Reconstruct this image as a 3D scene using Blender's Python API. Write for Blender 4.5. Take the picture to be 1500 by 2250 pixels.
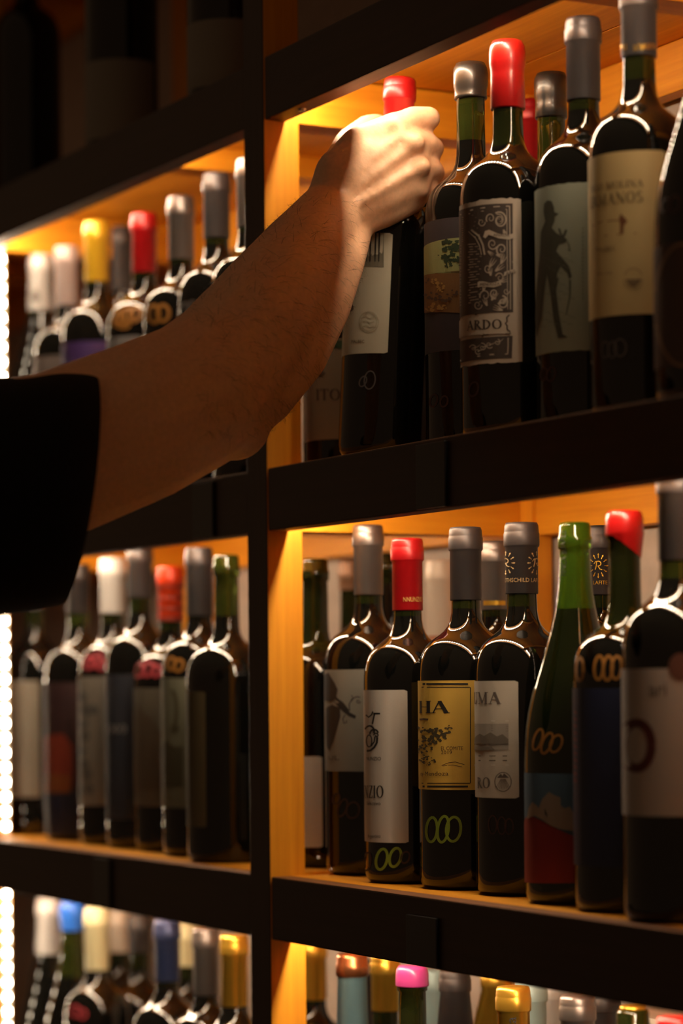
import bpy, bmesh, math, random
from mathutils import Vector, Matrix
random.seed(7)
for o in list(bpy.data.objects): bpy.data.objects.remove(o)
S = bpy.context.scene
COL = S.collection

# ------------------------------------------------------------------ camera
F = 5820.0                       # focal length in pixels of the 1500 x 2250 frame
PX, PY = 750.0, 1514.0           # principal point (level camera, lens shifted up)
ROLL = 0.0086
TH = math.radians(27.5)
D = Vector((-math.cos(TH), math.sin(TH), 0)); R_ = Vector((math.sin(TH), math.cos(TH), 0)); U_ = Vector((0, 0, 1))
Z0 = 2.336
CAM = -Z0 * D + (160 / F * Z0) * R_
cd = bpy.data.cameras.new('camera'); cam = bpy.data.objects.new('camera', cd); COL.objects.link(cam)
rc = R_ * math.cos(ROLL) - U_ * math.sin(ROLL); uc = R_ * math.sin(ROLL) + U_ * math.cos(ROLL)
m3 = Matrix((rc, uc, -D)).transposed()
cam.matrix_world = Matrix.Translation(CAM) @ m3.to_4x4()
cd.sensor_fit = 'VERTICAL'; cd.sensor_height = 36; cd.sensor_width = 24
cd.lens = F / 2250 * 36
cd.shift_y = (PY - 1125) / 2250
cd.clip_start = 0.05
cd.dof.use_dof = True; cd.dof.focus_distance = 2.16; cd.dof.aperture_fstop = 3.2
S.camera = cam
# ------------------------------------------------------------------ world, exposure
W = bpy.data.worlds.new('world'); S.world = W; W.use_nodes = True
bg = W.node_tree.nodes['Background']; bg.inputs[0].default_value = (1, .56, .29, 1); bg.inputs[1].default_value = 0.074
vs = S.view_settings; vs.view_transform = 'Standard'; vs.look = 'None'; vs.exposure = 0.0; vs.gamma = 1; vs.use_curve_mapping = False
S.cycles.use_denoising = True
S.cycles.max_bounces = 7; S.cycles.diffuse_bounces = 4; S.cycles.glossy_bounces = 4; S.cycles.transmission_bounces = 6
S.cycles.caustics_reflective = False; S.cycles.caustics_refractive = False
S.cycles.sample_clamp_indirect = 6
LED_COL = (1.0, .80, .56); LED_STRENGTH = 350.0

def ray(px, py):
    u, v = px - PX, py - PY
    ut = u * math.cos(ROLL) - v * math.sin(ROLL); vt = u * math.sin(ROLL) + v * math.cos(ROLL)
    return D + R_ * (ut / F) - U_ * (vt / F)
def P(px, py, Z): return CAM + ray(px, py) * Z
def on_y(px, py, y):
    r = ray(px, py); return CAM + r * ((y - CAM.y) / r.y)
def depth_of(p): return (p - CAM).dot(D)

# ------------------------------------------------------------------ materials
MATS = {}
def mat(name, col, rough=.5, metal=0., bump=0., bscale=400, var=0., spec=.5, trans=0., coat=0., ior=1.5, sss=0.):
    if name in MATS: return MATS[name]
    m = bpy.data.materials.new(name); m.use_nodes = True; N = m.node_tree.nodes; L = m.node_tree.links
    b = N['Principled BSDF']; b.inputs['Base Color'].default_value = (*col, 1); b.inputs['Roughness'].default_value = rough
    b.inputs['Metallic'].default_value = metal; b.inputs['IOR'].default_value = ior
    b.inputs['Specular IOR Level'].default_value = spec; b.inputs['Transmission Weight'].default_value = trans
    b.inputs['Coat Weight'].default_value = coat
    if sss: b.inputs['Subsurface Weight'].default_value = sss; b.inputs['Subsurface Radius'].default_value = (.012, .004, .002); b.inputs['Subsurface Scale'].default_value = .4
    if bump or var:
        tc = N.new('ShaderNodeTexCoord'); n = N.new('ShaderNodeTexNoise'); n.inputs['Scale'].default_value = bscale; n.inputs['Detail'].default_value = 4
        L.new(tc.outputs['Object'], n.inputs['Vector'])
        if bump:
            bp = N.new('ShaderNodeBump'); bp.inputs['Strength'].default_value = bump; bp.inputs['Distance'].default_value = .0006
            L.new(n.outputs['Fac'], bp.inputs['Height']); L.new(bp.outputs[0], b.inputs['Normal'])
        if var:
            mx = N.new('ShaderNodeMixRGB'); mx.blend_type = 'MULTIPLY'; mx.inputs[1].default_value = (*col, 1)
            rmp = N.new('ShaderNodeMapRange'); rmp.inputs[1].default_value = .3; rmp.inputs[2].default_value = .7; rmp.inputs[3].default_value = 1 - var; rmp.inputs[4].default_value = 1
            L.new(n.outputs['Fac'], rmp.inputs[0]); mx.inputs[0].default_value = 1
            L.new(rmp.outputs[0], mx.inputs[2]); L.new(mx.outputs[0], b.inputs['Base Color'])
    MATS[name] = m; return m
def wood(name, c1, c2, rough, axis, scale=1., bump=.25):
    if name in MATS: return MATS[name]
    m = bpy.data.materials.new(name); m.use_nodes = True; N = m.node_tree.nodes; L = m.node_tree.links
    b = N['Principled BSDF']; b.inputs['Roughness'].default_value = rough; b.inputs['Specular IOR Level'].default_value = .35
    tc = N.new('ShaderNodeTexCoord'); mp = N.new('ShaderNodeMapping'); s = [150 * scale] * 3; s[axis] = 7 * scale
    mp.inputs['Scale'].default_value = s
    n = N.new('ShaderNodeTexNoise'); n.inputs['Scale'].default_value = 1; n.inputs['Detail'].default_value = 6; n.inputs['Roughness'].default_value = .62
    n2 = N.new('ShaderNodeTexNoise'); n2.inputs['Scale'].default_value = .11; n2.inputs['Detail'].default_value = 3
    cr = N.new('ShaderNodeValToRGB'); cr.color_ramp.elements[0].position = .32; cr.color_ramp.elements[1].position = .68
    cr.color_ramp.elements[0].color = (*c1, 1); cr.color_ramp.elements[1].color = (*c2, 1)
    ad = N.new('ShaderNodeMath'); ad.operation = 'MULTIPLY_ADD'; ad.inputs[1].default_value = .5
    ml = N.new('ShaderNodeMath'); ml.operation = 'MULTIPLY'; ml.inputs[1].default_value = .5
    L.new(tc.outputs['Object'], mp.inputs['Vector']); L.new(mp.outputs[0], n.inputs['Vector']); L.new(mp.outputs[0], n2.inputs['Vector'])
    L.new(n2.outputs['Fac'], ml.inputs[0]); L.new(n.outputs['Fac'], ad.inputs[0]); L.new(ml.outputs[0], ad.inputs[2])
    L.new(ad.outputs[0], cr.inputs[0]); L.new(cr.outputs[0], b.inputs['Base Color'])
    bp = N.new('ShaderNodeBump'); bp.inputs['Strength'].default_value = bump; bp.inputs['Distance'].default_value = .0008
    L.new(n.outputs['Fac'], bp.inputs['Height']); L.new(bp.outputs[0], b.inputs['Normal'])
    MATS[name] = m; return m
def emis(name, col, st):
    m = bpy.data.materials.new(name); m.use_nodes = True; N = m.node_tree.nodes; N.remove(N['Principled BSDF'])
    e = N.new('ShaderNodeEmission'); e.inputs[0].default_value = (*col, 1); e.inputs[1].default_value = st
    m.node_tree.links.new(e.outputs[0], N['Material Output'].inputs[0]); return m
HONEY1, HONEY2 = (.62, .215, .008), (.88, .37, .018)
WOOD = {a: wood('honey_wood_%d' % a, HONEY1, HONEY2, .5, a) for a in range(3)}
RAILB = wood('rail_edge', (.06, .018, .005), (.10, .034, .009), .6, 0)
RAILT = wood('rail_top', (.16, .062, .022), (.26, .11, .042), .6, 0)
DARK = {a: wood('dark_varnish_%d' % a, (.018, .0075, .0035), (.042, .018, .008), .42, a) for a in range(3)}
PANEL = mat('pale_panel', (.50, .42, .35), .75, bump=.1, bscale=60, var=.15)
LEDM = emis('led_glow', LED_COL, LED_STRENGTH); LEDV = emis('led_glow_side', LED_COL, 95.0)
TAPE = mat('led_tape', (.75, .70, .6), .5)

# ------------------------------------------------------------------ mesh helpers
def link(name, me, parent=None, mats=(), smooth=False):
    for m in mats: me.materials.append(m)
    if smooth:
        for p in me.polygons: p.use_smooth = True
    o = bpy.data.objects.new(name, me); COL.objects.link(o)
    if parent is not None: o.parent = parent
    return o
def raw(name, verts, faces, parent=None, mats=(), smooth=False, mi=None):
    me = bpy.data.meshes.new(name); me.from_pydata([tuple(v) for v in verts], [], faces); me.validate(); me.update()
    if mi:
        for p, i in zip(me.polygons, mi): p.material_index = i
    return link(name, me, parent, mats, smooth)
def box(name, x0, x1, y0, y1, z0, z1, parent=None, mats=(), front=None, bev=.0012):
    """box; faces looking to the room (-y) and, if asked, below take the second material"""
    bm = bmesh.new(); c = Vector(((x0 + x1) / 2, (y0 + y1) / 2, (z0 + z1) / 2))
    bmesh.ops.create_cube(bm, size=1)
    for v in bm.verts: v.co = Vector((v.co.x * (x1 - x0), v.co.y * (y1 - y0), v.co.z * (z1 - z0)))
    if bev: bmesh.ops.bevel(bm, geom=list(bm.edges), offset=bev, segments=2, affect='EDGES', profile=.6)
    bm.normal_update()
    for f in bm.faces:
        f.material_index = 0
        if front and f.normal.y < -.5: f.material_index = 1
        if front == 'under' and f.normal.z < -.5: f.material_index = 2
        if front == 'under' and f.normal.z > .5: f.material_index = 3
    me = bpy.data.meshes.new(name); bm.to_mesh(me); bm.free()
    o = link(name, me, parent, mats); o.location = c; return o
def empty(name, loc=(0, 0, 0)):
    o = bpy.data.objects.new(name, None); COL.objects.link(o); o.location = loc; o.empty_display_size = .02; return o
def tag(o, label=None, cat=None, group=None, kind=None):
    if label: o['label'] = label
    if cat: o['category'] = cat
    if group: o['group'] = group
    if kind: o['kind'] = kind
    return o

# ------------------------------------------------------------------ shelving unit
UP, LO, BOT, TOP = .1955, -.1650, -.5260, .5580      # tops of the four shelves
PITCH = .746; PW = .042; PD = .035; DEPTH = .284; RAILH = .0555
LEVELS = [TOP + .361, TOP, UP, LO, BOT]
FLOOR = -1.25
unit = empty('wine_shelf_unit', (0, 0, FLOOR))
tag(unit, 'tall wooden wine shelf unit, dark front frame and honey wood inside', 'shelf unit')
def part(fn, *a, **k):
    o = fn(*a, **k); o.location = o.location - unit.location; o.parent = unit; return o
XS = [-2 * PITCH, -PITCH, 0, PITCH]                   # right faces of the posts
for x in XS:
    part(box, 'front_post', x - PW, x, 0, PD, FLOOR, 1.35, mats=(WOOD[2], DARK[2]), front=True, bev=.002)
    part(box, 'back_post', x - PW, x + .018, DEPTH - .022, DEPTH, FLOOR, 1.35, mats=(WOOD[2],))
    for z in LEVELS:
        part(box, 'side_rail', x - PW + .004, x - .002, PD, DEPTH - .022, z - RAILH, z - .0125, mats=(WOOD[1],))
for i in range(3):
    xa, xb = XS[i], XS[i + 1] - PW
    for z in LEVELS:
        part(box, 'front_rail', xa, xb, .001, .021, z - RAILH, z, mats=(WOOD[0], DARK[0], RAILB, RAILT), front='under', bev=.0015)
        part(box, 'back_rail', xa + .018, xb, DEPTH - .018, DEPTH, z - RAILH, z - .0125, mats=(WOOD[0],))
        ys = [.0213, .108, .197, DEPTH - .0005]
        for k in range(3):
            part(box, 'plank', xa - .001 if k else xa + .0005, xb + .001 if k else xb - .0005, ys[k], ys[k + 1] - .002, z - .012, z - .0004 * (k % 2), mats=(WOOD[0],), bev=.0008)
        part(box, 'cross_batten', xa + .395, xa + .432, .0215, DEPTH - .019, z - .036, z - .0125, mats=(WOOD[1],))
wall = box("wall_back", -6.0, 3.0, DEPTH + .004, DEPTH + .04, FLOOR, 1.9, mats=(PANEL,), bev=0); tag(wall, 'pale panelled wall behind the wine shelves', kind='structure')
fl = box("floor", -6, 3, -2.6, DEPTH + .004, FLOOR - .05, FLOOR, mats=(mat('floor_dark', (.03, .02, .015), .6),), bev=0); tag(fl, 'dark floor in front of the wine shelves', kind='structure')
# dark clips and hairline glints on the rails
CLIP = mat('black_clip', (.004, .004, .005), .35)
def clip(px0, px1, z, zb=None):
    a, b = on_y(px0, 1500, 0), on_y(px1, 1500, 0)
    part(box, 'rail_clip', a.x, b.x, -.0022, .0008, (z - RAILH if zb is None else zb) + .001, z + .0005, mats=(CLIP,), bev=.0006)
clip(922, 986, UP - .004, UP - RAILH); clip(892, 958, LO - .0155, LO - RAILH); clip(430, 474, UP - .004, UP - RAILH); clip(205, 240, LO - .004, LO - RAILH)
SCREW = mat('screw_steel', (.25, .2, .15), .3, metal=1)
def screw(p):
    vs_, fs = [], []
    for k in range(10):
        a = k * math.tau / 10; vs_ += [(math.cos(a) * .004, math.sin(a) * .004, 0), (math.cos(a) * .003, math.sin(a) * .003, -.0022)]
    for k in range(10): j = (k + 1) % 10; fs.append((2 * k, 2 * j, 2 * j + 1, 2 * k + 1))
    fs.append(tuple(2 * k + 1 for k in range(10)))
    o = raw('screw', vs_, fs, mats=(SCREW,)); o.location = p; o.location -= unit.location; o.parent = unit
screw(Vector((.055, .010, TOP - RAILH)))

# ------------------------------------------------------------------ LED strips
def led_strip(p0, p1, nrm, w=.008, pitch=.0167, visible=None):
    p0, p1, nrm = Vector(p0), Vector(p1), Vector(nrm).normalized(); ax = (p1 - p0).normalized(); sd = ax.cross(nrm)
    n = int((p1 - p0).length / pitch)
    tv = [p0 + sd * (w / 2), p1 + sd * (w / 2), p1 - sd * (w / 2), p0 - sd * (w / 2)]
    t2 = [v + nrm * .0012 for v in tv]
    tf = [(4, 5, 6, 7), (3, 2, 1, 0), (0, 1, 5, 4), (1, 2, 6, 5), (2, 3, 7, 6), (3, 0, 4, 7)]
    vv, ff = [], []
    a, b = .0026, .0026
    for k in range(n):
        c = p0 + ax * ((k + .5) * pitch) + nrm * .0026
        q = [c + ax * a + sd * b, c + ax * a - sd * b, c - ax * a - sd * b, c - ax * a + sd * b]
        lo = [v - nrm * .0013 for v in q]; i = len(vv)
        vv += q + lo
        ff += [(i, i + 1, i + 2, i + 3), (i, i + 4, i + 5, i + 1), (i + 1, i + 5, i + 6, i + 2), (i + 2, i + 6, i + 7, i + 3), (i + 3, i + 7, i + 4, i)]
    if visible:
        root = empty('led_strip', p0); tag(root, visible, 'light strip', 'vertical light strips on the far post')
        t = raw('tape', [v - p0 for v in tv + t2], tf, root, (TAPE,))
        me = bpy.data.meshes.new('led'); c0 = p0 + ax * (.5 * pitch)
        me.from_pydata([tuple(v - c0) for v in vv[:8]], [], ff[:5]); me.materials.append(LEDV)
        for k in range(n):
            o = bpy.data.objects.new('led', me); COL.objects.link(o); o.parent = root; o.location = ax * ((k + .5) * pitch)
        return root
    off = unit.location
    t = raw('led_strip', [v - off for v in tv + t2], tf, unit, (TAPE,))
    l = raw('led_row', [v - off for v in vv], ff, t, (LEDM,)); l['kind'] = 'stuff'
    return t
lit = [(TOP, UP), (UP, LO), (LO, BOT)]
names = ['glowing vertical light strip beside the upper shelf bottles, left picture edge',
         'glowing vertical light strip beside the middle shelf, below the black sleeve',
         'glowing vertical light strip beside the lowest shelf, next to the white capped bottle']
for (zt, zb), nm in zip(lit, names):
    zr = zt - RAILH
    for xa, xb in ((-PITCH, -PW), (0, PITCH - PW)):
        led_strip((xa + .004, .0275, zr + .030), (xb - .004, .0275, zr + .030), (0, .35, -1))
    led_strip((-PITCH + .0005, .0285, zb + .004), (-PITCH + .0005, .0285, zr + .012), (1, 0, 0), visible=nm)

# ------------------------------------------------------------------ bottles
def glassmat(name, col, trans, rough=.04):
    return mat(name, col, rough, trans=trans, ior=1.5)
GL = dict(
    dark=mat('wine_dark_glass', (.0035, .0035, .003), .045, ior=1.52),
    brown=mat('wine_brown_glass', (.012, .006, .003), .045, ior=1.52),
    greenbody=mat('wine_green_glass', (.006, .009, .002), .045, ior=1.52),
    neck=mat('green_neck_glass', (.030, .040, .006), .05, trans=.5, ior=1.45),
    neckdark=mat('dark_neck_glass', (.014, .018, .004), .05, trans=.4, ior=1.45),
    neckbright=mat('bright_green_glass', (.06, .13, .008), .05, trans=.6, ior=1.4),
    pink=mat('rose_wine_glass', (.55, .25, .16), .08, trans=.3, ior=1.4),
)
def foil(name, col, rough=.34, metal=.55): return mat('foil_' + name, col, rough, metal=metal, bump=.12, bscale=120)
def wax(name, col): return mat('wax_' + name, col, .30, bump=.15, bscale=90, coat=.15)
CAPS = dict(
    red=foil('red', (.30, .004, .006), .34, .2), redwax=wax('red', (.30, .005, .005)), orange=foil('orange', (.50, .035, .006), .35, .2),
    gray=foil('gray', (.060, .055, .058), .42, .6), dark=foil('dark', (.034, .030, .032), .44, .5), black=wax('black', (.012, .012, .012)),
    silver=foil('silver', (.185, .16, .15), .36, .8), white=foil('white', (.56, .53, .50), .4, .1), pinkwhite=foil('pinkwhite', (.44, .34, .32), .42, .2),
    yellow=foil('yellow', (.60, .35, .02), .3, .35), gold=foil('gold', (.70, .40, .05), .28, .85), blue=wax('blue', (.02, .13, .62)),
    cream=foil('cream', (.68, .62, .36), .45, .1), navy=foil('navy', (.035, .05, .13), .35, .5), paleblue=foil('paleblue', (.20, .36, .42), .35, .55),
    copper=foil('copper', (.50, .18, .07), .28, .9), magenta=wax('magenta', (.36, .035, .17)), bronze=foil('bronze', (.26, .14, .08), .4, .4), teal=foil('teal', (.36, .50, .50), .45, .2),
    beige=foil('beige', (.60, .50, .40), .45, .1))
BDX = [(.575, 1), (.60, .995), (.62, .975), (.64, .93), (.657, .865), (.672, .77), (.684, .65), (.694, .51), (.703, .37), (.713, .24), (.726, .13), (.742, .055), (.765, .012), (.80, 0)]
BURG = [(.37, 1), (.42, .985), (.46, .95), (.50, .89), (.54, .80), (.58, .69), (.62, .56), (.66, .43), (.70, .31), (.74, .2), (.78, .115), (.82, .055), (.87, .015), (.91, 0)]
SEG = 44
def lathe(name, prof, parent, mats, mi=None, closed_top=True):
    vv, ff, ids = [], [], []
    for (z, r) in prof:
        for k in range(SEG):
            a = k * math.tau / SEG; vv.append((r * math.sin(a), -r * math.cos(a), z))
    for i in range(len(prof) - 1):
        for k in range(SEG):
            j = (k + 1) % SEG; ff.append((i * SEG + k, i * SEG + j, (i + 1) * SEG + j, (i + 1) * SEG + k)); ids.append(mi[i] if mi else 0)
    ff.append(tuple(range(SEG))[::-1]); ids.append(mi[0] if mi else 0)
    ff.append(tuple((len(prof) - 1) * SEG + k for k in range(SEG))); ids.append(mi[-1] if mi else 0)
    return raw(name, vv, ff, parent, mats, True, ids)
def clip_poly(poly, phi, keep_greater):
    out = []; n = len(poly)
    for i in range(n):
        a, b = poly[i], poly[(i + 1) % n]; ia = (a[0] >= phi) == keep_greater; ib = (b[0] >= phi) == keep_greater
        if ia: out.append(a)
        if ia != ib:
            t = (phi - a[0]) / (b[0] - a[0]); out.append((phi, a[1] + t * (b[1] - a[1])))
    return out
class Art:
    """flat print collected in (angle, height) on a bottle and laid on its surface"""
    def __init__(s, B, lvl=1): s.B = B; s.v = []; s.f = []; s.lvl = lvl
    def face(s, pts):
        i = len(s.v)
        for (p, z) in pts:
            r = s.B.rad(z) + .00025 * (1 + s.lvl); s.v.append((r * math.sin(p), -r * math.cos(p), z))
        s.f.append(tuple(range(i, i + len(pts))))
    def poly(s, pts):          # (angle, z) polygon of any size, cut into narrow strips
        lo, hi = min(p[0] for p in pts), max(p[0] for p in pts); st = math.radians(5)
        k0, k1 = math.floor(lo / st), math.ceil(hi / st)
        for k in range(k0, k1):
            q = pts
            if lo < k * st: q = clip_poly(q, k * st, True)
            if q and hi > (k + 1) * st: q = clip_poly(q, (k + 1) * st, False)
            if len(q) >= 3: s.face(q)
    def pxpoly(s, pts): s.poly([s.B.hit(*p) for p in pts])
    def rect(s, x0, y0, x1, y1): s.pxpoly([(x0, y0), (x1, y0), (x1, y1), (x0, y1)])
    def ribbon(s, pts, w, w1=None, close=False):     # pixel polyline of width w
        if close: pts = pts + [pts[0]]
        n = len(pts); w1 = w if w1 is None else w1; L, Rr = [], []
        for i in range(n):
            a, b = pts[max(i - 1, 0)], pts[min(i + 1, n - 1)]
            if close and i in (0, n - 1): a, b = pts[n - 2], pts[1]
            dx, dy = b[0] - a[0], b[1] - a[1]; l = math.hypot(dx, dy) or 1; h = (w + (w1 - w) * i / max(n - 1, 1)) / 2
            L.append((pts[i][0] - dy / l * h, pts[i][1] + dx / l * h)); Rr.append((pts[i][0] + dy / l * h, pts[i][1] - dx / l * h))
        HL = [s.B.hit(*p) for p in L]; HR = [s.B.hit(*p) for p in Rr]
        for i in range(n - 1): s.face([HL[i], HL[i + 1], HR[i + 1], HR[i]])
    def done(s, name, material, parent=None):
        if s.f: return raw(name, s.v, s.f, parent or s.B.root, (material,), False)
def blobs(A, spots, n=6, seed=1):
    r = random.Random(seed)
    for (x, y, s) in spots:
        for k in range(n):
            a, q = r.uniform(0, math.tau), s * math.sqrt(r.random()); cx, cy, rr = x + q * math.cos(a), y + .75 * q * math.sin(a), s * r.uniform(.16, .42)
            A.pxpoly([(cx + rr * r.uniform(.6, 1.25) * math.cos(t * math.tau / 9), cy + .8 * rr * r.uniform(.6, 1.25) * math.sin(t * math.tau / 9)) for t in range(9)])
def ell(cx, cy, rx, ry, a0=0, a1=360, n=28, tilt=0):
    o = []; t = math.radians(tilt)
    for k in range(n + 1):
        a = math.radians(a0 + (a1 - a0) * k / n); x, y = rx * math.cos(a), -ry * math.sin(a)
        o.append((cx + x * math.cos(t) - y * math.sin(t), cy + x * math.sin(t) + y * math.cos(t)))
    return o
def spiral(cx, cy, r0, turns, a0=0, sx=1., n=26):
    return [(cx + sx * r0 * (1 - k / n * .85) * math.cos(a0 + turns * math.tau * k / n), cy + r0 * (1 - k / n * .85) * math.sin(a0 + turns * math.tau * k / n)) for k in range(n + 1)]

class Bottle:
    def __init__(B, label, px, py, row, shelf, kind='bdx', R=.0385, cap='gray', caplen=.0625, fill=.775, glass='dark', neck='neckdark', tilt=None, rn=.0128,
                 name='wine_bottle', group=None, base=None, h=None, twocap=None, cat='bottle'):
        top = on_y(px, py, row)
        B.h = h or (top.z - shelf); B.R = R; B.shelf = shelf
        B.root = empty(name, (top.x, row, shelf)); tag(B.root, label, cat, group)
        if base: B.root.location = base
        if tilt: B.root.rotation_euler = tilt
        B.M = Matrix.LocRotScale(B.root.location, B.root.rotation_euler.to_quaternion(), None); B.Mi = B.M.inverted()
        hh = B.h; T = BDX if kind == 'bdx' else BURG
        prof = [(.0, R * .80), (.0012, R * .90), (.004, R * .965), (.009, R), (.02, R)]
        prof += [(hh * .2, R), (hh * .36, R)] if kind == 'bdx' else [(hh * .2, R)]
        prof += [(hh * z, rn * .93 + (R - rn * .93) * m) for z, m in T]
        if prof[-1][0] < hh * .86: prof.append((hh * .86, rn * .92))
        prof += [(hh - .021, rn * .90), (hh - .020, rn * 1.01), (hh - .012, rn * 1.03), (hh - .0105, rn * .97), (hh - .003, rn * .95), (hh - .0006, rn * .87), (hh, rn * .7)]
        fz = fill * hh; ins = []
        for i in range(len(prof) - 1):
            if prof[i][0] < fz < prof[i + 1][0]:
                t = (fz - prof[i][0]) / (prof[i + 1][0] - prof[i][0]); ins.append((i + 1, (fz, prof[i][1] + t * (prof[i + 1][1] - prof[i][1]))))
        for i, p in reversed(ins): prof.insert(i, p)
        B.prof = prof
        mi = [0 if prof[i + 1][0] <= fz + 1e-6 else 1 for i in range(len(prof) - 1)]
        B.glass = lathe('glass', prof, B.root, (GL[glass], GL[neck]), mi)
        B.capz = None
        if cap:
            c0 = hh - caplen; rr = rn * 1.0
            r0 = max(B.rad(c0) + .0005, rr)
            if caplen < .024:
                cp = [(c0, rr * 1.09), (c0 + .001, rr * 1.12), (hh - .006, rr * 1.10), (hh - .002, rr * 1.04), (hh + .0008, rr * .9), (hh + .0012, rr * .5)]
            elif 'wax' in CAPS[cap].name:
                cp = [(c0, r0 + .0004), (c0 + .001, r0 + .001), (hh - .026, rr * 1.05), (hh - .021, rr * 1.06), (hh - .018, rr * 1.12), (hh - .008, rr * 1.13), (hh - .003, rr * 1.09), (hh + .001, rr * .93), (hh + .0016, rr * .6)]
            else:
                cp = [(c0, r0 + .0001), (c0 + .0006, r0 + .0003), (hh - .0195, rr * 1.02), (hh - .0185, rr * 1.10), (hh - .0175, rr * 1.125), (hh - .0085, rr * 1.125), (hh - .0075, rr * 1.09), (hh - .0065, rr * 1.085), (hh - .002, rr * 1.06), (hh + .0004, rr * .98), (hh + .0008, rr * .6)]
            B.capp = cp; B.capo = lathe('capsule', cp, B.root, (CAPS[cap],)); B.capz = c0
    def rad(B, z):
        pf = B.prof
        if getattr(B, 'capz', None) is not None and z > B.capz: pf = B.capp
        for i in range(len(pf) - 1):
            if pf[i][0] <= z <= pf[i + 1][0]:
                d = pf[i + 1][0] - pf[i][0]; t = (z - pf[i][0]) / d if d > 0 else 0
                return pf[i][1] + t * (pf[i + 1][1] - pf[i][1])
        return pf[-1][1] if z > pf[-1][0] else pf[0][1]
    def hit(B, px, py):
        o = B.Mi @ CAM; d = (B.Mi.to_3x3() @ ray(px, py)); r = B.R; z = None
        for it in range(5):
            a = d.x ** 2 + d.y ** 2; b = o.x * d.x + o.y * d.y; c = o.x ** 2 + o.y ** 2 - (r + .0003) ** 2; q = b * b - a * c
            t = (-b - math.sqrt(max(q, 0))) / a; p = o + d * t; z = p.z; r = B.rad(max(0, min(z, B.h)))
        return (math.atan2(p.x, -p.y), z)
    def label(B, xr, y0, y1, m, xl=None, phil=None, name='label', deckle=0, corner=.0022, xm=None):
        """paper label: right edge, top and bottom taken where they show; it wraps round the front"""
        xm = xr - 12 if xm is None else xm
        pr = B.hit(xr, (y0 + y1) / 2)[0]; z1 = B.hit(xm, y0)[1]; z0 = B.hit(xm, y1)[1]
        pl = B.hit(xl, (y0 + y1) / 2)[0] if xl is not None else (phil if phil is not None else -math.radians(62))
        n = max(8, int((pr - pl) / math.radians(4))); vv, ff = [], []; rnd = random.Random(int(xr)); rows = 7
        for k in range(n + 1):
            p = pl + (pr - pl) * k / n; e = min(k, n - k) * (pr - pl) / n * B.R; ins = corner * (1 - min(1, e / corner)) * .5 if corner else 0
            a = z0 + ins + rnd.uniform(-1, 1) * deckle; b = z1 - ins + rnd.uniform(-1, 1) * deckle
            for j in range(rows):
                z = a + (b - a) * j / (rows - 1); r = B.rad(z) + .00025; vv.append((r * math.sin(p), -r * math.cos(p), z))
        for k in range(n):
            for j in range(rows - 1): ff.append((k * rows + j, (k + 1) * rows + j, (k + 1) * rows + j + 1, k * rows + j + 1))
        return raw(name, vv, ff, B.root, (m,), True)

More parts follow.
